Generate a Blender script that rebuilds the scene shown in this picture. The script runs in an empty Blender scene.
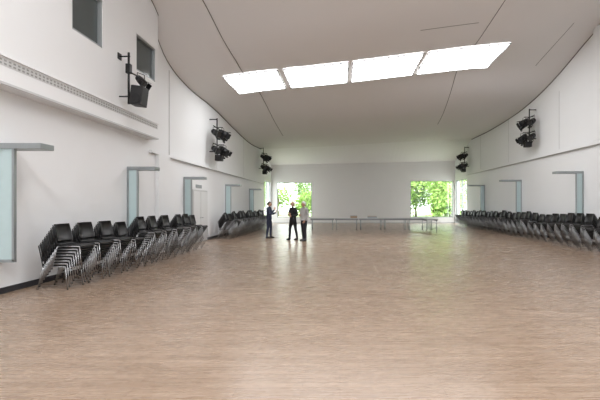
import bpy, bmesh, math, random
from mathutils import Vector, Matrix, Euler
random.seed(4)
S=bpy.context.scene
COL=S.collection

# ------------------------------------------------ materials
def mat(name,color,rough=.6,metal=0.0,noise=0.0,nscale=6.0,bump=0.0,emis=0.0,spec=.5,coat=0.0):
    m=bpy.data.materials.new(name); m.use_nodes=True
    nt=m.node_tree; b=nt.nodes['Principled BSDF']
    b.inputs['Base Color'].default_value=(*color,1)
    b.inputs['Roughness'].default_value=rough
    b.inputs['Metallic'].default_value=metal
    b.inputs['Specular IOR Level'].default_value=spec
    b.inputs['Coat Weight'].default_value=coat
    if emis:
        b.inputs['Emission Color'].default_value=(.97,.985,1,1)
        b.inputs['Emission Strength'].default_value=emis
    if noise or bump:
        tc=nt.nodes.new('ShaderNodeTexCoord')
        n=nt.nodes.new('ShaderNodeTexNoise'); n.inputs['Scale'].default_value=nscale
        n.inputs['Detail'].default_value=4
        nt.links.new(tc.outputs['Object'],n.inputs['Vector'])
        if noise:
            r=nt.nodes.new('ShaderNodeMapRange')
            r.inputs['To Min'].default_value=1-noise; r.inputs['To Max'].default_value=1+noise
            nt.links.new(n.outputs['Fac'],r.inputs['Value'])
            v=nt.nodes.new('ShaderNodeVectorMath'); v.operation='SCALE'
            v.inputs[0].default_value=color
            nt.links.new(r.outputs['Result'],v.inputs['Scale'])
            nt.links.new(v.outputs['Vector'],b.inputs['Base Color'])
        if bump:
            bp=nt.nodes.new('ShaderNodeBump'); bp.inputs['Strength'].default_value=bump
            bp.inputs['Distance'].default_value=.01
            nt.links.new(n.outputs['Fac'],bp.inputs['Height'])
            nt.links.new(bp.outputs['Normal'],b.inputs['Normal'])
    return m
M_wall=mat('white_plaster',(.82,.825,.835),.75,noise=.015,nscale=1.5)
M_back=mat('back_wall_plaster',(.81,.80,.795),.75,noise=.015,nscale=1.5)
M_ceil=mat('ceiling_plaster',(.79,.775,.768),.8,noise=.012,nscale=.8)
M_soff=mat('soffit_plaster',(.86,.85,.845),.8,noise=.012,nscale=.8)
M_seam=mat('seam_shadow_gap',(.20,.19,.18),.9)
M_base=mat('dark_skirting',(.03,.03,.035),.6)
M_trim=mat('trim_grey',(.55,.55,.55),.5)
M_steel=mat('brushed_steel',(.36,.39,.40),.38,metal=.7,noise=.05,nscale=20)
M_chrome=mat('chrome_tube',(.42,.42,.43),.28,metal=1)
M_black=mat('black_plastic',(.010,.010,.011),.5,noise=.2,nscale=30)
M_blackmet=mat('black_metal',(.010,.010,.011),.45,metal=.2)
M_lens=mat('lamp_lens',(.05,.055,.06),.15)
M_frame=mat('window_frame_grey',(.32,.34,.35),.4,metal=.3)
M_dglass=mat('dark_interior_glass',(.07,.085,.085),.08)
M_fglass=mat('frosted_glass_panel',(.50,.62,.63),.3,noise=.03)
M_sky=mat('skylight_diffuser',(.9,.9,.9),.5,emis=8.0)
M_fill_over=mat('overhead_fill_panel',(.9,.9,.9),.5,emis=8.5)  # glow of the added out-of-view fill row above the camera
M_fill_rear=mat('rear_fill_panel',(.9,.9,.9),.5,emis=14.5)  # glow of the added fill row behind the camera, stronger
M_table=mat('table_laminate',(.42,.43,.44),.4,noise=.02)
M_tableedge=mat('table_edge',(.22,.22,.23),.5)
M_card=mat('cardboard',(.35,.25,.16),.8,noise=.05)
M_door=mat('door_paint',(.70,.70,.70),.5,noise=.01)
M_leaf=mat('foliage',(.20,.33,.06),.7,noise=.5,nscale=2)
M_leaf2=mat('foliage_dark',(.12,.22,.05),.7,noise=.5,nscale=2)
M_grass=mat('grass',(.30,.38,.18),.9,noise=.2,nscale=2)
M_pave=mat('paving',(.65,.64,.62),.8,noise=.06)
M_bark=mat('bark',(.14,.10,.07),.9,noise=.2)

def glassmat():
    m=bpy.data.materials.new('clear_glass'); m.use_nodes=True; nt=m.node_tree
    nt.nodes.clear()
    o=nt.nodes.new('ShaderNodeOutputMaterial'); t=nt.nodes.new('ShaderNodeBsdfTransparent')
    t.inputs[0].default_value=(.93,.96,.95,1)
    g=nt.nodes.new('ShaderNodeBsdfGlossy'); g.inputs['Roughness'].default_value=.03
    x=nt.nodes.new('ShaderNodeMixShader'); x.inputs[0].default_value=.07
    nt.links.new(t.outputs[0],x.inputs[1]); nt.links.new(g.outputs[0],x.inputs[2]); nt.links.new(x.outputs[0],o.inputs[0])
    return m
M_glass=glassmat()

def floormat():
    m=bpy.data.materials.new('oak_strip_floor'); m.use_nodes=True; nt=m.node_tree
    N=nt.nodes; L=nt.links; b=N['Principled BSDF']
    tc=N.new('ShaderNodeTexCoord')
    br=N.new('ShaderNodeTexBrick'); br.inputs['Scale'].default_value=1
    br.inputs['Brick Width'].default_value=.9; br.inputs['Row Height'].default_value=.09
    br.inputs['Mortar Size'].default_value=.0025; br.inputs['Mortar Smooth'].default_value=.5
    br.inputs['Bias'].default_value=0
    br.offset=.37; br.offset_frequency=3
    br.inputs['Color1'].default_value=(.320,.228,.164,1)
    br.inputs['Color2'].default_value=(.268,.186,.130,1)
    br.inputs['Mortar'].default_value=(.19,.125,.088,1)
    L.new(tc.outputs['Object'],br.inputs['Vector'])
    mp=N.new('ShaderNodeMapping'); mp.inputs['Scale'].default_value=(1.2,12,1)
    L.new(tc.outputs['Object'],mp.inputs['Vector'])
    n=N.new('ShaderNodeTexNoise'); n.inputs['Scale'].default_value=2; n.inputs['Detail'].default_value=6
    L.new(mp.outputs[0],n.inputs['Vector'])
    r=N.new('ShaderNodeMapRange'); r.inputs['To Min'].default_value=.9; r.inputs['To Max'].default_value=1.1
    L.new(n.outputs['Fac'],r.inputs['Value'])
    v=N.new('ShaderNodeVectorMath'); v.operation='SCALE'
    L.new(br.outputs['Color'],v.inputs[0]); L.new(r.outputs[0],v.inputs['Scale'])
    L.new(v.outputs[0],b.inputs['Base Color'])
    r2=N.new('ShaderNodeMapRange'); r2.inputs['To Min'].default_value=.22; r2.inputs['To Max'].default_value=.33
    L.new(n.outputs['Fac'],r2.inputs['Value']); L.new(r2.outputs[0],b.inputs['Roughness'])
    b.inputs['Specular IOR Level'].default_value=.6
    return m
M_floor=floormat()

# ------------------------------------------------ mesh helpers
class MB:
    """mesh builder with several materials"""
    def __init__(s,name): s.name=name; s.bm=bmesh.new(); s.mats=[]
    def mi(s,m):
        if m not in s.mats: s.mats.append(m)
        return s.mats.index(m)
    def _paint(s,faces,m,smooth=False):
        i=s.mi(m)
        for f in faces: f.material_index=i; f.smooth=smooth
    def box(s,c0,c1,m,rot=None,bevel=0):
        c0=Vector(c0);c1=Vector(c1)
        r=bmesh.ops.create_cube(s.bm,size=1)
        vs=r['verts']
        mid=(c0+c1)/2; d=c1-c0
        for v in vs: v.co=Vector((v.co.x*abs(d.x),v.co.y*abs(d.y),v.co.z*abs(d.z)))
        fs=set(f for v in vs for f in v.link_faces)
        if bevel:
            es=set(e for v in vs for e in v.link_edges)
            rr=bmesh.ops.bevel(s.bm,geom=list(es),offset=bevel,segments=2,affect='EDGES',profile=.5)
            fs=set(rr['faces'])|set(f for f in fs if f.is_valid)
            vs=list(set(v for f in fs for v in f.verts))
            fs=set(f for v in vs for f in v.link_faces)
        for v in vs:
            if rot: v.co=rot@v.co
            v.co+=mid
        s._paint(fs,m)
        return vs
    def cyl(s,p0,p1,r0,m,r1=None,seg=8,smooth=True):
        p0=Vector(p0);p1=Vector(p1); r1=r0 if r1 is None else r1
        d=p1-p0
        r=bmesh.ops.create_cone(s.bm,cap_ends=True,segments=seg,radius1=r0,radius2=r1,depth=d.length)
        q=d.to_track_quat('Z','Y').to_matrix()
        for v in r['verts']: v.co=q@v.co+(p0+p1)/2
        fs=set(f for v in r['verts'] for f in v.link_faces)
        s._paint(fs,m,False)
        if smooth:
            for f in fs:
                if len(f.verts)==4: f.smooth=True
        return r['verts']
    def tube(s,pts,r,m,seg=6):
        for a,b in zip(pts[:-1],pts[1:]): s.cyl(a,b,r,m,seg=seg)
    def sph(s,c,sc,m,seg=16,ring=10,rot=None):
        r=bmesh.ops.create_uvsphere(s.bm,u_segments=seg,v_segments=ring,radius=1)
        for v in r['verts']:
            v.co=Vector((v.co.x*sc[0],v.co.y*sc[1],v.co.z*sc[2]))
            if rot: v.co=rot@v.co
            v.co+=Vector(c)
        s._paint(set(f for v in r['verts'] for f in v.link_faces),m,True)
        return r['verts']
    def mesh(s):
        me=bpy.data.meshes.new(s.name)
        s.bm.to_mesh(me); s.bm.free()
        for m in s.mats: me.materials.append(m)
        return me
    def obj(s,loc=(0,0,0),rz=0):
        o=bpy.data.objects.new(s.name,s.mesh()); o.location=loc; o.rotation_euler=(0,0,rz)
        COL.objects.link(o); return o
def inst(name,me,loc,rz=0):
    o=bpy.data.objects.new(name,me); o.location=loc; o.rotation_euler=(0,0,rz); COL.objects.link(o); return o

def wall(name,axis,pos,thick,u0,u1,z0,z1,holes,m):
    b=MB(name)
    us=sorted(set([u0,u1]+[h[0] for h in holes]+[h[1] for h in holes]))
    zs=sorted(set([z0,z1]+[h[2] for h in holes]+[h[3] for h in holes]))
    for i in range(len(us)-1):
        for j in range(len(zs)-1):
            cu=(us[i]+us[i+1])/2; cz=(zs[j]+zs[j+1])/2
            if any(h[0]<cu<h[1] and h[2]<cz<h[3] for h in holes): continue
            if axis=='x': b.box((pos,us[i],zs[j]),(pos+thick,us[i+1],zs[j+1]),m)
            else: b.box((us[i],pos,zs[j]),(us[i+1],pos+thick,zs[j+1]),m)
    return b.obj()

XL,XR,YB,YN=-6.1,10.2,35.5,-6.0
# ------------------------------------------------ floor
b=MB('floor'); b.box((XL-.3,YN-.3,-.1),(XR+.3,YB+.3,0),M_floor); b.obj()
# ------------------------------------------------ ceiling shape
CX=[-6.1,-4.7,0,5,6.9,10.2]
CZ=[-8,4,9,12.3,14,16,18.5,20.5,23,27,31]
CH=[[9.2,9.3,9.5,9.8,10.0,10.4],
    [9.2,9.3,9.5,9.8,10.0,10.4],
    [8.7,8.7,8.9,9.3,9.5,10.0],
    [7.95,7.8,8.1,8.6,8.75,9.3],
    [6.75,7.15,7.6,8.25,8.45,9.0],
    [6.35,6.76,7.3,7.92,8.12,8.55],
    [6.3,6.8,7.3,7.88,8.03,7.75],
    [6.2,6.6,7.0,7.3,7.35,7.25],
    [6.0,6.3,6.5,6.75,6.85,6.9],
    [5.8,6.0,6.2,6.5,6.6,6.7],
    [5.95,5.98,6.2,6.5,6.58,6.7]]
def cr(xs,ys,x):
    n=len(xs)
    if x<=xs[0]: return ys[0]
    if x>=xs[-1]: return ys[-1]
    i=max(k for k in range(n-1) if xs[k]<=x)
    def tan(k):
        if k==0: return (ys[1]-ys[0])/(xs[1]-xs[0])
        if k==n-1: return (ys[-1]-ys[-2])/(xs[-1]-xs[-2])
        return (ys[k+1]-ys[k-1])/(xs[k+1]-xs[k-1])
    h=xs[i+1]-xs[i]; t=(x-xs[i])/h
    return ((2*t**3-3*t*t+1)*ys[i]+(t**3-2*t*t+t)*h*tan(i)+(-2*t**3+3*t*t)*ys[i+1]+(t**3-t*t)*h*tan(i+1))
def H(x,y):
    if y>31:
        t=(y-31)/(YB-31); u=(x-XL)/(XR-XL)
        a=cr(CX,CH[-1],x); return a*(1-t)+(5.15+.35*u)*t
    rows=[cr(CX,r,x) for r in CH]
    return cr(CZ,rows,y)
b=MB('ceiling')
nx=44; ysl=[YN-.3+i*(31-YN+.3)/96 for i in range(97)]
grid=[[b.bm.verts.new((XL-.05+(XR-XL+.1)*i/nx,y,H(XL-.05+(XR-XL+.1)*i/nx,y))) for i in range(nx+1)] for y in ysl]
fs=[]
for j in range(96):
    for i in range(nx):
        fs.append(b.bm.faces.new((grid[j][i],grid[j+1][i],grid[j+1][i+1],grid[j][i+1])))
b._paint(fs,M_ceil,True)
fs=[]
g2=[[b.bm.verts.new((XL-.05+(XR-XL+.1)*i/nx,y,H(XL-.05+(XR-XL+.1)*i/nx,y+1e-6))) for i in range(nx+1)] for y in (31,YB+.02)]
for i in range(nx): fs.append(b.bm.faces.new((g2[0][i],g2[1][i],g2[1][i+1],g2[0][i+1])))
b._paint(fs,M_soff)
b.obj()
b=MB('roof_slab'); b.box((XL-.6,YN-.6,11),(XR+.6,YB+.4,11.2),M_wall); b.obj()

def ribbon(name,pts,w,m,dz=.012):
    b=MB(name)
    prev=None; fs=[]
    P=[]
    for k in range(len(pts)-1):
        for t in range(12):
            u=t/12; P.append((pts[k][0]*(1-u)+pts[k+1][0]*u,pts[k][1]*(1-u)+pts[k+1][1]*u))
    P.append(pts[-1])
    for k,p in enumerate(P):
        q=P[min(k+1,len(P)-1)]; o=P[max(k-1,0)]
        d=Vector((q[0]-o[0],q[1]-o[1])).normalized(); n=Vector((-d.y,d.x))*w/2
        a=(p[0]+n.x,p[1]+n.y); c=(p[0]-n.x,p[1]-n.y)
        va=b.bm.verts.new((*a,H(*a)-dz)); vc=b.bm.verts.new((*c,H(*c)-dz))
        if prev: fs.append(b.bm.faces.new((prev[0],va,vc,prev[1])))
        prev=(va,vc)
    b._paint(fs,m)
    return b.obj()
ribbon('trim_1',[(-4.3,6),(-4.2,12),(-3.9,15),(-3.8,18),(-3.7,26)],.03,M_seam)
ribbon('trim_2',[(5.5,6),(5.5,13.3),(5.3,17),(5.6,20),(6.1,25)],.03,M_seam)
ribbon('trim_3',[(2.9,14.4),(5.0,14.4)],.03,M_seam)
ribbon('trim_4',[(8.9,15.2),(8.9,18.2)],.025,M_seam)
def edge(name,x,y0,y1,sgn):
    b=MB(name); prev=None; fs=[]
    n=70
    for k in range(n+1):
        y=y0+(y1-y0)*k/n; h=H(x,y)
        a=b.bm.verts.new((x+sgn*.012,y,h)); c=b.bm.verts.new((x+sgn*.012,y,h-.06))
        if prev: fs.append(b.bm.faces.new((prev[0],a,c,prev[1])))
        prev=(a,c)
    b._paint(fs,M_seam); b.obj()
edge('trim_5',XL,12.76,31,1); edge('trim_6',XR,6,31,-1); edge('trim_7',-5.8,8,12.75,1)

def skylight_or_fill(y0,y1,xs,dm,name='skylight_or_fill'):  # builds the visible skylight and the added fill panels in its style
    for (x0,x1) in xs:
        b=MB(name)
        n=8; m=4; fs=[]
        g=[[b.bm.verts.new((x0+(x1-x0)*i/n,y0+(y1-y0)*j/m,H(x0+(x1-x0)*i/n,y0+(y1-y0)*j/m)-.03)) for i in range(n+1)] for j in range(m+1)]
        for j in range(m):
            for i in range(n): fs.append(b.bm.faces.new((g[j][i],g[j+1][i],g[j+1][i+1],g[j][i+1])))
        b._paint(fs,dm)
        P=lambda x,y,d=.045:(x,y,H(x,y)-d)
        fr=.03
        for y in (y0,y1): b.tube([P(x0+(x1-x0)*i/n,y) for i in range(n+1)],fr,M_trim,4)
        for x in (x0,x1): b.tube([P(x,y0+(y1-y0)*i/m) for i in range(m+1)],fr,M_trim,4)
        for q in (.25,.5,.75):
            y=y0+(y1-y0)*q
            b.tube([P(x0+(x1-x0)*i/n,y,.04) for i in range(n+1)],.016,M_trim,4)
        for q in (.25,.5,.75):
            x=x0+(x1-x0)*q
            b.tube([P(x,y0+(y1-y0)*i/m,.04) for i in range(m+1)],.008,M_trim,4)
        b.obj()
XS=[(-4.68,-2.52),(-2.28,.34),(.52,3.36),(3.56,6.84)]
skylight_or_fill(16,18.6,XS,M_sky)
skylight_or_fill(3,5.6,XS,M_fill_over)  # unseen row over the camera, added only to brighten the hall
skylight_or_fill(-3.5,-.9,XS,M_fill_rear)  # second unseen row, behind the camera, added as fill light

# ------------------------------------------------ walls
wall('wall_left','x',XL-.3,.3,YN-.3,YB+.3,0,9.6,[(32.3,35.2,.05,3.6)],M_wall)
wall('wall_right','x',XR,.3,YN-.3,YB+.3,0,11,[(32.2,35.2,.05,3.75)],M_wall)
wall('wall_back','y',YB,.3,XL,XR,0,7,[(-5.6,-2.5,.5,3.6),(6.25,10.05,.5,3.75)],M_back)
wall('wall_front','y',YN-.3,.3,XL,XR,0,11,[],M_wall)
wall('wall_left_gallery','x',XL+.001,.3,YN,12.75,3.68,9.5,[(8.66,9.78,5.42,6.6),(11.4,12.58,5.45,6.5)],M_wall)
for k,(a,c,z0,z1) in enumerate([(8.66,9.78,5.42,6.6),(11.4,12.58,5.45,6.5)]):
    b=MB('window_%d'%(k+1)); x=-5.9
    b.box((x-.02,a,z0),(x,c,z1),M_dglass)
    for (p,q) in [((a,z0),(c,z0+.05)),((a,z1-.05),(c,z1)),((a,z0),(a+.05,z1)),((c-.05,z0),(c,z1))]:
        b.box((x-.03,p[0],p[1]),(x+.08,q[0],q[1]),M_frame)
    b.obj()
b=MB('trim_grille')
b.box((-5.803,YN,4.0),(-5.795,12.7,4.14),M_trim)
y=1.0
M_slot=mat('grille_slot',(.28,.28,.27),.7)
while y<12.65:
    for z in (4.025,4.085): b.box((-5.797,y,z),(-5.79,y+.05,z+.03),M_slot)
    y+=.1
b.obj()
b=MB('trim_left_band')
b.box((-5.8,YN,4.16),(-5.77,12.75,4.19),M_wall); b.box((-5.8,YN,3.68),(-5.775,12.75,3.72),M_trim)
b.obj()
b=MB('trim_left_ledge')
b.box((XL,12.78,3.28),(XL+.10,32,3.36),M_wall)
b.box((XL,12.78,3.265),(XL+.09,32,3.28),M_trim)
b.box((XL,14.25,3.36),(XL+.02,14.28,6.4),M_trim)
b.box((XL,13.2,0),(XL+.12,14.1,3.28),M_wall)
for yy in (19.8,25.3): b.box((XL,yy,3.36),(XL+.008,yy+.02,5.9),M_trim)
b.obj()
b=MB('trim_right_ledge')
b.box((XR-.12,YN,4.0),(XR,32,4.16),M_wall)
b.box((XR-.11,YN,3.985),(XR,32,4.0),M_trim)
for yy in (16.0,18.6,24.2,29): b.box((XR-.008,yy,4.16),(XR,yy+.025,6.9),M_trim)
b.box((XR-.14,15.2,4.16),(XR,15.9,8.6),M_wall)
b.obj()
b=MB('baseboard_left'); b.box((XL,YN,0),(XL+.03,32.2,.11),M_base); b.obj()
b=MB('baseboard_right'); b.box((XR-.03,YN,0),(XR,32.1,.11),M_base); b.obj()
b=MB('baseboard_back'); b.box((XL,YB-.02,0),(XR,YB,.06),M_trim); b.obj()

def winy(n,x0,x1,z0,z1,mull):
    b=MB('window_%d'%n); y=YB+.12
    b.box((x0,y,z0),(x1,y+.012,z1),M_glass)
    f=.05
    for (p,q) in [((x0,z0),(x1,z0+f)),((x0,z1-f),(x1,z1)),((x0,z0),(x0+f,z1)),((x1-f,z0),(x1,z1))]+[((m-.025,z0),(m+.025,z1)) for m in mull]:
        b.box((p[0],y-.04,p[1]),(q[0],y+.05,q[1]),M_frame)
    b.obj()
winy(3,-5.6,-2.5,.5,3.6,[]); winy(4,6.25,10.05,.5,3.75,[])
def winx(n,x,y0,y1,z0,z1,mull):
    b=MB('window_%d'%n)
    b.box((x,y0,z0),(x+.012,y1,z1),M_glass); f=.06
    for (p,q) in [((y0,z0),(y1,z0+f)),((y0,z1-f),(y1,z1)),((y0,z0),(y0+f,z1)),((y1-f,z0),(y1,z1))]+[((m-.04,z0),(m+.04,z1)) for m in mull]:
        b.box((x-.05,p[0],p[1]),(x+.06,q[0],q[1]),M_frame)
    b.obj()
winx(5,XL-.12,32.3,35.2,.05,3.6,[33.7]); winx(6,XR+.1,32.2,35.2,.05,3.75,[33.7])

b=MB('door_1'); x0=XL+.003
b.box((x0,16.5,0),(x0+.03,18.3,2.25),M_trim)
b.box((x0+.03,16.57,.02),(x0+.045,17.38,2.18),M_door); b.box((x0+.03,17.42,.02),(x0+.045,18.23,2.18),M_door)
for yy in (17.3,17.5): b.tube([(x0+.045,yy,1.05),(x0+.10,yy,1.05),(x0+.10,yy+(-.12 if yy<17.4 else .12),1.05)],.01,M_chrome)
b.obj()
b=MB('door_sign'); b.box((XL+.003,16.9,2.33),(XL+.02,17.6,2.47),M_frame); b.obj()

# ------------------------------------------------ portal frames
def portal(sgn,proj,zt):
    b=MB('steel_door_hood')
    s=sgn
    def bx(x0,x1,y0,y1,z0,z1,m,bev=0): b.box((s*x0 if s>0 else -x1,y0,z0),(s*x1 if s>0 else -x0,y1,z1),m,bevel=bev)
    bx(0,proj,-.17,.17,zt-.10,zt,M_steel,.008)
    bx(0,.05,-.16,-.10,.6,zt-.10,M_steel); bx(.02,.30,-.14,-.12,.62,zt-.10,M_fglass)
    bx(.28,.32,-.16,-.10,.6,zt-.10,M_steel)
    bx(0,.32,-.16,-.10,.58,.63,M_steel)
    bx(0,.05,.12,.17,.6,zt-.10,M_steel)
    bx(0,.012,-.12,.13,.6,zt-.10,M_fglass)
    return b.mesh()
pm=portal(1,.80,2.70)
for y in (7.25,11.6,15.75,21.4,27): inst('steel_door_hood',pm,(XL,y,0))
pm=portal(-1,1.15,3.02)
for y in (16.9,22.6,28.3): inst('steel_door_hood',pm,(XR,y,0))

# ------------------------------------------------ stage lights
def lamp(b,c,aim,r=.12,L=.36):
    c=Vector(c); d=Vector(aim).normalized()
    a=c-d*L*.5
    b.cyl(a,a+d*L*.35,r*.75,M_blackmet,r1=r*.95,seg=14)
    b.cyl(a+d*L*.35,a+d*L,r*.95,M_blackmet,r1=r,seg=14)
    b.cyl(a+d*L,a+d*(L+.004),r*.85,M_lens,seg=14)
    q=d.to_track_quat('Z','Y').to_matrix()
    for k in range(4):
        ang=k*math.pi/2
        o=q@Vector((math.cos(ang)*r*1.15,math.sin(ang)*r*1.15,0))
        rt=q@Matrix.Rotation(ang,3,'Z')@Matrix.Rotation(.35,3,'Y')
        cc=a+d*(L+.06)+o
        b.box(cc-Vector((.004,r*.8,.06)),cc+Vector((.004,r*.8,.06)),M_blackmet,rot=rt)
    sd=d.cross(Vector((0,0,1))).normalized()
    t=c+Vector((0,0,r+.12))
    b.tube([c+sd*(r+.02),t+sd*(r+.02)-Vector((0,0,.03)),t-sd*(r+.02)-Vector((0,0,.03)),c-sd*(r+.02)],.01,M_blackmet,6)
    return t
def rig(sgn,kind):
    b=MB('stage_light_rig'); s=sgn
    if kind==0:
        b.tube([(0,0,.5),(s*.28,0,.5)],.02,M_blackmet); b.tube([(0,0,-.55),(s*.28,0,-.55)],.02,M_blackmet)
        b.cyl((s*.25,0,-.75),(s*.25,0,.6),.028,M_blackmet,seg=10)
        b.box((0,-.08,.42),(s*.02,.08,.58),M_blackmet)
        b.box((s*.19,-.06,.05),(s*.31,.06,.3),M_blackmet,bevel=.01)
        b.tube([(s*.25,0,.1),(s*.45,0,.0),(s*.6,0,-.12)],.02,M_blackmet)
        b.tube([(s*.25,0,-.5),(s*.5,0,-.3)],.02,M_blackmet)
        b.box((s*.36,-.17,-.80),(s*.68,.17,-.30),M_black,bevel=.02,rot=Matrix.Rotation(.12*s,3,'Y'))
        b.cyl((s*.53,-.17,-.62),(s*.53,-.19,-.62),.11,M_blackmet,seg=16)
        lamp(b,(s*.42,.3,-.05),(s*.8,-.3,-.8),.10,.3)
    else:
        for z in (.95,-.55): b.tube([(0,0,z),(s*.35,0,z)],.025,M_blackmet)
        b.cyl((s*.35,0,-.8),(s*.35,0,1.0),.03,M_blackmet,seg=10)
        for z in (.55,-.25):
            b.tube([(s*.35,-.55,z),(s*.35,.55,z)],.025,M_blackmet)
        for (x,y,z,a) in [(.42,-.4,.25,(.9,-.5,-.6)),(.62,0,.3,(1,.0,-.5)),(.42,.4,.25,(.8,.5,-.6)),
                          (.42,-.42,-.52,(.8,-.6,-.6)),(.66,.05,-.5,(1,-.3,-.7)),(.42,.42,-.5,(.6,.6,-.6))]:
            t=lamp(b,(s*x,y,z),(s*a[0],a[1],a[2]),.15,.42)
            b.tube([t,(s*.35,y,t.z)],.018,M_blackmet)
        b.box((s*.30,-.2,-1.0),(s*.62,.12,-.72),M_black,bevel=.02)
    return b.mesh()
inst('stage_light_rig',rig(1,0),(-5.795,10.5,5.0))
m1=rig(1,1); m2=rig(-1,1)
inst('stage_light_rig',m1,(XL+.003,18.7,4.65)); inst('stage_light_rig',m1,(XL+.003,30.0,4.9))
inst('stage_light_rig',m2,(XR-.003,20.8,5.6)); inst('stage_light_rig',m2,(XR-.003,31.6,5.2))

# ------------------------------------------------ chairs
def chair_into(b,off):
    o=Vector(off)
    T=lambda *p:Vector(p)+o
    def shell(prof,w0,w1,th):
        rows=[]
        n=len(prof)
        for k,(x,z) in enumerate(prof):
            w=(w0+(w1-w0)*k/(n-1))/2
            row=[]
            for j in range(5):
                u=-1+j/2
                row.append((x+ (0.025*u*u if z>.52 else 0),u*w,z+(.012*u*u if z<.52 else 0)))
            rows.append(row)
        fs=[]
        for side in (0,1):
            g=[[b.bm.verts.new(T(p[0]-(th if prof[k][1]>.52 else 0)*side,p[1],p[2]-(th if prof[k][1]<=.52 else 0)*side)) for p in r] for k,r in enumerate(rows)]
            for k in range(n-1):
                for j in range(4):
                    q=(g[k][j],g[k+1][j],g[k+1][j+1],g[k][j+1])
                    fs.append(b.bm.faces.new(q if side else q[::-1]))
            if side==0: gf=g
            else:
                per=lambda G:G[0]+[r[-1] for r in G[1:]]+G[-1][-2::-1]+[r[0] for r in G[-2:0:-1]]
                A=per(gf);B=per(g)
                for k in range(len(A)): fs.append(b.bm.faces.new((A[k],A[(k+1)%len(A)],B[(k+1)%len(A)],B[k])))
        b._paint(fs,M_black,True)
    shell([(.245,.425),(.215,.452),(.0,.445),(-.17,.45),(-.215,.475)],.46,.44,.030)
    shell([(-.215,.53),(-.25,.70),(-.285,.85)],.45,.42,.022)
    for y in (-.235,.235):
        b.tube([T(.26,y,0.0),T(.215,y,.43),T(-.20,y,.43)],.0095,M_chrome,5)
        b.tube([T(-.30,y,0.0),T(-.20,y,.43)],.0095,M_chrome,5)
        b.tube([T(-.20,y,.43),T(-.235,y*.95,.58),T(-.295,y*.9,.83)],.0105,M_black,5)
        b.cyl(T(.26,y,0),T(.26,y,.015),.016,M_black,seg=6); b.cyl(T(-.30,y,0),T(-.30,y,.015),.016,M_black,seg=6)
    b.tube([T(.20,-.235,.42),T(.20,.235,.42)],.009,M_chrome,5)
    b.tube([T(-.19,-.235,.42),T(-.19,.235,.42)],.009,M_chrome,5)
def stack_mesh(n,dx=.038,dz=.055):
    b=MB('chair_stack')
    for i in range(n): chair_into(b,(dx*i,0,dz*i))
    return b.mesh()
SM={n:stack_mesh(n) for n in (6,7,8,9)}
def row(x,sgn,ys,j=.06):
    for y in ys:
        n=random.choice((7,8,9,8,7))
        inst('chair_stack',SM[n],(x+random.uniform(-.02,.04),y,0),(0 if sgn>0 else math.pi)+random.uniform(-j,j))
row(XL+.68,1,[7.80,8.5,9.2,9.95,10.7,11.45,12.2])
row(XL+.68,1,[13.3,13.95,14.6])
row(XL+.68,1,[18.9+.66*i for i in range(15)])
y=12.5
while y<31:
    xx=XR-1.2+min(.5,(y-12.6)*.05)
    n=random.choice((7,8,9,8,7))
    inst('chair_stack',SM[n],(xx,y,0),math.pi+random.uniform(-.06,.06))
    y+=.66

# ------------------------------------------------ tables
def table():
    b=MB('folding_table')
    b.box((-.785,-.38,.70),(.785,.38,.75),M_table,bevel=.006)
    b.box((-.76,-.34,.62),(.76,-.32,.70),M_tableedge); b.box((-.76,.32,.62),(.76,.34,.70),M_tableedge)
    for x in (-.66,.66):
        for y in (-.3,.3): b.cyl((x,y,.01),(x,y,.70),.024,M_steel,seg=8)
        b.tube([(x,-.3,.18),(x,.3,.18)],.015,M_steel)
        for y in (-.3,.3): b.cyl((x,y,0),(x,y,.02),.03,M_black,seg=8)
    return b.mesh()
tm=table()
for k in range(5): inst('folding_table',tm,(-1.15+1.58*k,26.2,0))
inst('folding_table',tm,(5.62,25.2,0),math.pi/2)
b=MB('storage_box'); b.box((-.22,-.15,0),(.22,.15,.16),M_card,bevel=.006); b.box((-.225,-.155,.13),(.225,.155,.17),M_table,bevel=.005); b.obj((.9,26.2,.75))
b=MB('storage_box'); b.box((-.3,-.18,0),(.3,.18,.10),M_frame,bevel=.006); b.box((-.28,-.16,.10),(.28,.16,.13),M_card,bevel=.005); b.obj((2.1,26.2,.75))

# ------------------------------------------------ exterior
b=MB('exterior_ground'); b.box((-60,YB+.35,-.25),(70,110,-.12),M_grass); b.box((XR+.35,10,-.25),(50,YB+.35,-.12),M_pave); b.box((-50,10,-.25),(XL-.35,YB+.35,-.12),M_pave); b.obj()
def tree(name,x,y,h,r,m,n=2200,low=-.6):
    b=MB(name)
    b.cyl((0,0,-.12),(0,0,h*.65),.16,M_bark,r1=.07,seg=10)
    fs=[]
    cl=[]
    for k in range(22):
        a=random.uniform(0,6.28); rr=random.uniform(.1,.8)*r; zz=h*.68+random.uniform(low,.45)*h*.7
        cl.append(Vector((math.cos(a)*rr,math.sin(a)*rr,max(.4,zz))))
        b.cyl((0,0,h*.4),cl[-1],.035,M_bark,r1=.012,seg=5)
    for k in range(n):
        c=random.choice(cl)+Vector([random.gauss(0,r*.2) for _ in range(3)])
        if c.z<0: continue
        u=Vector([random.gauss(0,1) for _ in range(3)]).normalized(); w=u.orthogonal().normalized(); s=random.uniform(.14,.28)
        fs.append(b.bm.faces.new([b.bm.verts.new(c+u*s),b.bm.verts.new(c+w*s*.5),b.bm.verts.new(c-u*s),b.bm.verts.new(c-w*s*.5)]))
    b._paint(fs,m)
    b.obj((x,y,0))
for (x,y,h,r,m) in [(12.5,50,6,3.0,M_leaf),(17,53,8,4,M_leaf2),(9.3,55,6.5,3.2,M_leaf),(21,55,7,3.6,M_leaf),(27,58,8,4.5,M_leaf2),(14,60,9,4.5,M_leaf),(11,58,6,3.4,M_leaf2),(17.5,66,9,4.5,M_leaf),(13,47,3.2,2.0,M_leaf)]:
    tree('tree',x,y,h,r,m)
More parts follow.
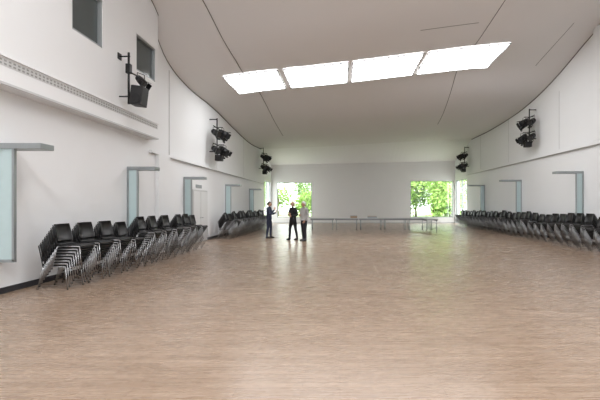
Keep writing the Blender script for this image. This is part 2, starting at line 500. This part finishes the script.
for (x,y,h,r,m) in [(-9.6,62,6,3.0,M_leaf),(-6.2,70,6,3.2,M_leaf2),(-5.0,60,3,2.0,M_leaf),(-13,66,6,3,M_leaf2)]: tree('tree',x,y,h,r,m,1500)

# ------------------------------------------------ people
def skin(chains,sub=2):
    me=bpy.data.meshes.new('tmp'); bm=bmesh.new(); ly=bm.verts.layers.skin.verify()
    for verts,edges,root in chains:
        vv=[]
        for k,(p,r) in enumerate(verts):
            v=bm.verts.new(p); v[ly].radius=(r,r); v[ly].use_root=(k==root); vv.append(v)
        for a,c in edges: bm.edges.new((vv[a],vv[c]))
    bm.to_mesh(me); bm.free()
    o=bpy.data.objects.new('tmp',me); COL.objects.link(o)
    md=o.modifiers.new('s','SKIN'); md.use_smooth_shade=True
    sb=o.modifiers.new('u','SUBSURF'); sb.levels=sub; sb.render_levels=sub
    dg=bpy.context.evaluated_depsgraph_get(); dg.update()
    ev=o.evaluated_get(dg); em=ev.to_mesh()
    V=[v.co.copy() for v in em.vertices]; F=[list(p.vertices) for p in em.polygons]
    ev.to_mesh_clear(); bpy.data.objects.remove(o); bpy.data.meshes.remove(me)
    return V,F
def segd(p,a,c):
    d=c-a; t=max(0,min(1,(p-a).dot(d)/d.length_squared)); return (p-(a+d*t)).length
def hand(b,wrist,d,n,m):
    d=Vector(d).normalized(); n=(Vector(n)-d*Vector(n).dot(d)).normalized(); s=d.cross(n)
    w=Vector(wrist); ch=[]
    for off in (-.022,0,.022):
        ch.append(([(w,.02),(w+d*.045+s*off,.02),(w+d*.085+s*off*1.15,.016)],[(0,1),(1,2)],0))
    for k,(off,L) in enumerate([(-.032,.062),(-.011,.078),(.011,.084),(.032,.074)]):
        a=w+d*.075+s*off; 
        p1=a+d*L*.42+n*.010; p2=p1+(d*.75+n*.65).normalized()*L*.34; p3=p2+(d*.4+n*.9).normalized()*L*.28
        ch.append(([(a,.0095),(p1,.009),(p2,.0085),(p3,.0075)],[(0,1),(1,2),(2,3)],0))
    a=w+d*.02+s*.025; p1=a+(d*.5+s*.8+n*.3).normalized()*.04; p2=p1+(d*.85+s*.3+n*.4).normalized()*.032; p3=p2+(d+n*.4).normalized()*.025
    ch.append(([(a,.014),(p1,.011),(p2,.0095),(p3,.008)],[(0,1),(1,2),(2,3)],0))
    V,F=skin(ch,1)
    vs=[b.bm.verts.new(v) for v in V]; fs=[]
    for f in F:
        try: fs.append(b.bm.faces.new([vs[i] for i in f]))
        except ValueError: pass
    b._paint(fs,m,True)
def person(name,loc,rz,hgt,top,bottom,hairm,skinm,shoem,arms,head_yaw=0,long_hair=False,hem=0,build=1.0,stance=.1,step=0,collar=None):
    b=MB(name)
    J={}
    def j(n,p,r): J[n]=(Vector(p),r)
    j('pel',(0,0,.95),.15*build); j('wst',(0,-.005,1.10),.14*build); j('cst',(0,-.005,1.29),.165*build)
    j('nb',(0,0,1.43),.085); j('nk',(0,-.005,1.50),.056); j('nt',(0,-.012,1.56),.052)
    for s,k in ((1,'L'),(-1,'R')):
        st=step*s
        j('hip'+k,(s*.085,0,.86),.105*build); j('thi'+k,(s*(.09+stance*.1),-.01-st*.3,.68),.088); j('kne'+k,(s*(.09+stance*.15),-.015-st*.6,.48),.064)
        j('clf'+k,(s*(.08+stance*.2),.01-st*.8,.32),.062); j('ank'+k,(s*(.08+stance*.25),.02-st,.09),.05)
        j('sh'+k,(s*.165*build,0,1.395),.078); 
        e,w,_,_2=arms[k]
        shp=Vector((s*.165*build,0,1.395)); e=Vector(e); w=Vector(w)
        j('ua'+k,shp.lerp(e,.5)+Vector((s*.01,0,0)),.06); j('elb'+k,e,.05); j('fa'+k,e.lerp(w,.4),.047); j('wr'+k,w,.034)
    names=list(J); idx={n:i for i,n in enumerate(names)}
    E=[('pel','wst'),('wst','cst'),('cst','nb'),('nb','nk'),('nk','nt')]
    for k in 'LR': E+=[('pel','hip'+k),('hip'+k,'thi'+k),('thi'+k,'kne'+k),('kne'+k,'clf'+k),('clf'+k,'ank'+k),('cst','sh'+k),('sh'+k,'ua'+k),('ua'+k,'elb'+k),('elb'+k,'fa'+k),('fa'+k,'wr'+k)]
    V,F=skin([([J[n] for n in names],[(idx[a],idx[c]) for a,c in E],0)],2)
    def near(p): return min(E,key=lambda e:segd(p,J[e[0]][0],J[e[1]][0])/ (J[e[0]][1]+J[e[1]][1]))
    V2=[]
    for v in V:
        e=near(v)
        tors=all(x in('pel','wst','cst','nb') or x.startswith('hip') or x.startswith('sh') for x in e)
        v=v.copy()
        if tors: v.y*=.76; v.x*=1.06
        V2.append(v)
    vs=[b.bm.verts.new(v) for v in V2]
    gr={}
    for f in F:
        c=sum((V[i] for i in f),Vector())/len(f)
        e=near(c)
        if e==('nk','nt') : m=skinm
        elif e==('nb','nk'): m=collar or top if c.z<1.475 else skinm
        elif any(x[:3] in('thi','kne','clf','ank') for x in e) or c.z<.90: 
            m=bottom
            if any(x[:2] in('wr','fa','el','ua') for x in e): m=top
        else: m=top
        try: ff=b.bm.faces.new([vs[i] for i in f]); gr.setdefault(m,[]).append(ff)
        except ValueError: pass
    for m,fs in gr.items(): b._paint(fs,m,True)
    z0=.90-hem; rw=.175*build
    ring=[]
    lev=[(1.12,rw*.86,.108*build),(1.0,rw*.98,.122*build),(.90,rw*1.04,.132*build),(z0,rw*1.07+hem*.12,.14*build+hem*.12),(z0+.008,rw*1.0+hem*.10,.13*build+hem*.1)]
    fs=[]
    for (z,a,c) in lev:
        ring.append([b.bm.verts.new((math.cos(t*math.pi/12)*a,math.sin(t*math.pi/12)*c,z+.004*math.sin(t))) for t in range(24)])
    for k in range(len(ring)-1):
        for t in range(24): fs.append(b.bm.faces.new((ring[k][t],ring[k+1][t],ring[k+1][(t+1)%24],ring[k][(t+1)%24])))
    b._paint(fs,top,True)
    for s,k in ((1,'L'),(-1,'R')):
        a=J['ank'+k][0]
        vv=b.sph((a.x,a.y-.065,.045),(.048,.135,.055),shoem,14,8)
        for v in vv:
            if v.co.z<.022: v.co.z=.0 if v.co.z<.012 else .008
            if v.co.y<a.y-.08: v.co.z*=.75
        b.cyl((a.x,a.y,.05),(a.x,a.y,.13),.048,bottom,r1=.05,seg=12)
    for k in 'LR':
        e,w,hd,hn=arms[k]; hand(b,Vector(w)-Vector(hd).normalized()*.01,hd,hn,skinm)
    R=Matrix.Rotation(head_yaw,3,'Z'); hc=Vector((0,-.02,1.615)); 
    vv=b.sph((0,0,0),(.075,.095,.115),skinm,24,18)
    for v in vv:
        p=v.co
        if p.z<0: p.x*=1+p.z*2.2; p.y=p.y*(1+p.z*1.3)-(.012 if p.y<0 else -.0)*(-p.z/.115)
        if p.y<-.05:
            g=math.exp(-(p.x/.014)**2)*math.exp(-((p.z+.018)/.026)**2); p.y-=.024*g
            for ex in (-.03,.03): p.y+=.009*math.exp(-((p.x-ex)/.016)**2-((p.z-.006)/.012)**2)
            p.y-=.006*math.exp(-((p.z-.03)/.012)**2); p.y-=.006*math.exp(-(p.x/.025)**2-((p.z+.062)/.01)**2)
        v.co=R@p+hc
    M_eye=bpy.data.materials.get('eye_white') or mat('eye_white',(.8,.8,.8),.2); M_iris=bpy.data.materials.get('iris_dark') or mat('iris_dark',(.03,.02,.015),.2); M_lip=bpy.data.materials.get('lips') or mat('lips',(.45,.18,.15),.5)
    for ex in (-.03,.03):
        b.sph(R@Vector((ex,-.077,.006))+hc,(.0125,.009,.008),M_eye,10,8,R); b.sph(R@Vector((ex,-.085,.006))+hc,(.0055,.003,.0055),M_iris,8,6,R)
        b.sph(R@Vector((ex,-.090,.026))+hc,(.016,.004,.0035),hairm,8,6,R)
        b.sph(R@Vector((ex*2.52,.008,-.008))+hc,(.011,.02,.032),skinm,10,8,R)
    b.sph(R@Vector((0,-.094,-.060))+hc,(.024,.006,.006),M_lip,10,6,R)
    vv=b.sph((0,0,0),(.084,.104,.124),hairm,24,18)
    kill=[]
    for v in vv:
        p=v.co; lim=.058 if p.y<-.03 else (-.02 if p.y<.02 else -.075)
        if long_hair and p.y>-.02: lim=-.2
        if p.z<lim: kill.append(v)
        elif long_hair and p.z<0: p.x*=1.08; p.z*=1.25
    ks=set(kill)
    for v in vv:
        if v not in ks:
            p=v.co.copy(); v.co=R@(p+Vector((0,.004,.002)))+hc
    bmesh.ops.delete(b.bm,geom=kill,context='VERTS')
    k=hgt/1.73
    for v in b.bm.verts: v.co*=k
    return b.obj(loc,rz)
C=lambda n,c,r=.85:mat(n,c,r,noise=.12,nscale=25)
navy=C('navy_cloth',(.018,.024,.05)); blk=C('black_cloth',(.010,.010,.012)); grey=C('grey_cloth',(.38,.37,.36)); dk=C('charcoal_cloth',(.02,.02,.024))
lt=C('pale_shirt',(.6,.6,.58)); sk=mat('skin_tone',(.50,.29,.20),.55,noise=.05,nscale=20); shoe=mat('black_leather',(.012,.011,.01),.4)
hblond=C('blond_hair',(.42,.33,.22)); hdark=C('brown_hair',(.06,.04,.03)); hwhite=C('white_hair',(.55,.54,.52))
person('standing_man',(-3.42,19.3,0),math.radians(80),1.76,navy,navy,hdark,sk,shoe,
  {'L':((.25,-.06,1.13),(.13,-.30,1.22),(-.4,-.5,.6),(-.4,.6,.5)),
   'R':((-.23,-.16,1.14),(-.09,-.30,1.36),(.25,-.25,.9),(.3,.9,.1))},head_yaw=.1,stance=.2,step=.05)
person('standing_woman',(-2.15,18.3,0),math.radians(-40),1.76,blk,dk,hblond,sk,shoe,
  {'L':((.26,.02,1.12),(.08,-.19,1.08),(-1,-.15,.1),(0,1,.1)),
   'R':((-.26,.0,1.12),(-.07,-.22,1.16),(1,-.1,.15),(0,1,-.1))},head_yaw=-.4,long_hair=True,hem=.22,build=.98,stance=.15,step=-.12,collar=lt)
person('standing_man',(-1.60,17.8,0),math.radians(-50),1.76,grey,dk,hwhite,sk,shoe,
  {'L':((.27,.03,1.12),(.22,-.13,.90),(-.1,-.4,-.9),(-1,0,.1)),
   'R':((-.25,-.02,1.12),(-.05,-.23,1.12),(.9,-.2,.1),(0,1,0))},head_yaw=-.3,stance=.25,step=.04,build=1.1)

# ------------------------------------------------ light
W=bpy.data.worlds.new('sky'); S.world=W; W.use_nodes=True
nt=W.node_tree; bg=nt.nodes['Background']
st=nt.nodes.new('ShaderNodeTexSky'); st.sky_type='HOSEK_WILKIE'; st.turbidity=8; st.sun_direction=(-.2,-.5,.8)
mx=nt.nodes.new('ShaderNodeMixRGB'); mx.inputs[0].default_value=.85; mx.inputs[2].default_value=(1,1,1,1)
nt.links.new(st.outputs[0],mx.inputs[1]); nt.links.new(mx.outputs[0],bg.inputs['Color']); bg.inputs['Strength'].default_value=7.0
sl=bpy.data.lights.new('sun','SUN'); sl.energy=7; sl.angle=.05; so=bpy.data.objects.new('sun',sl); so.rotation_euler=(math.radians(38),0,math.radians(-10)); COL.objects.link(so)

cam=bpy.data.cameras.new('camera'); co=bpy.data.objects.new('camera',cam); COL.objects.link(co)
co.location=(0,0,1.6); co.rotation_euler=(math.radians(90),0,0)
cam.lens=24; cam.sensor_width=36; cam.shift_x=-40/600; cam.shift_y=5/600
S.camera=co
S.view_settings.view_transform='Standard'
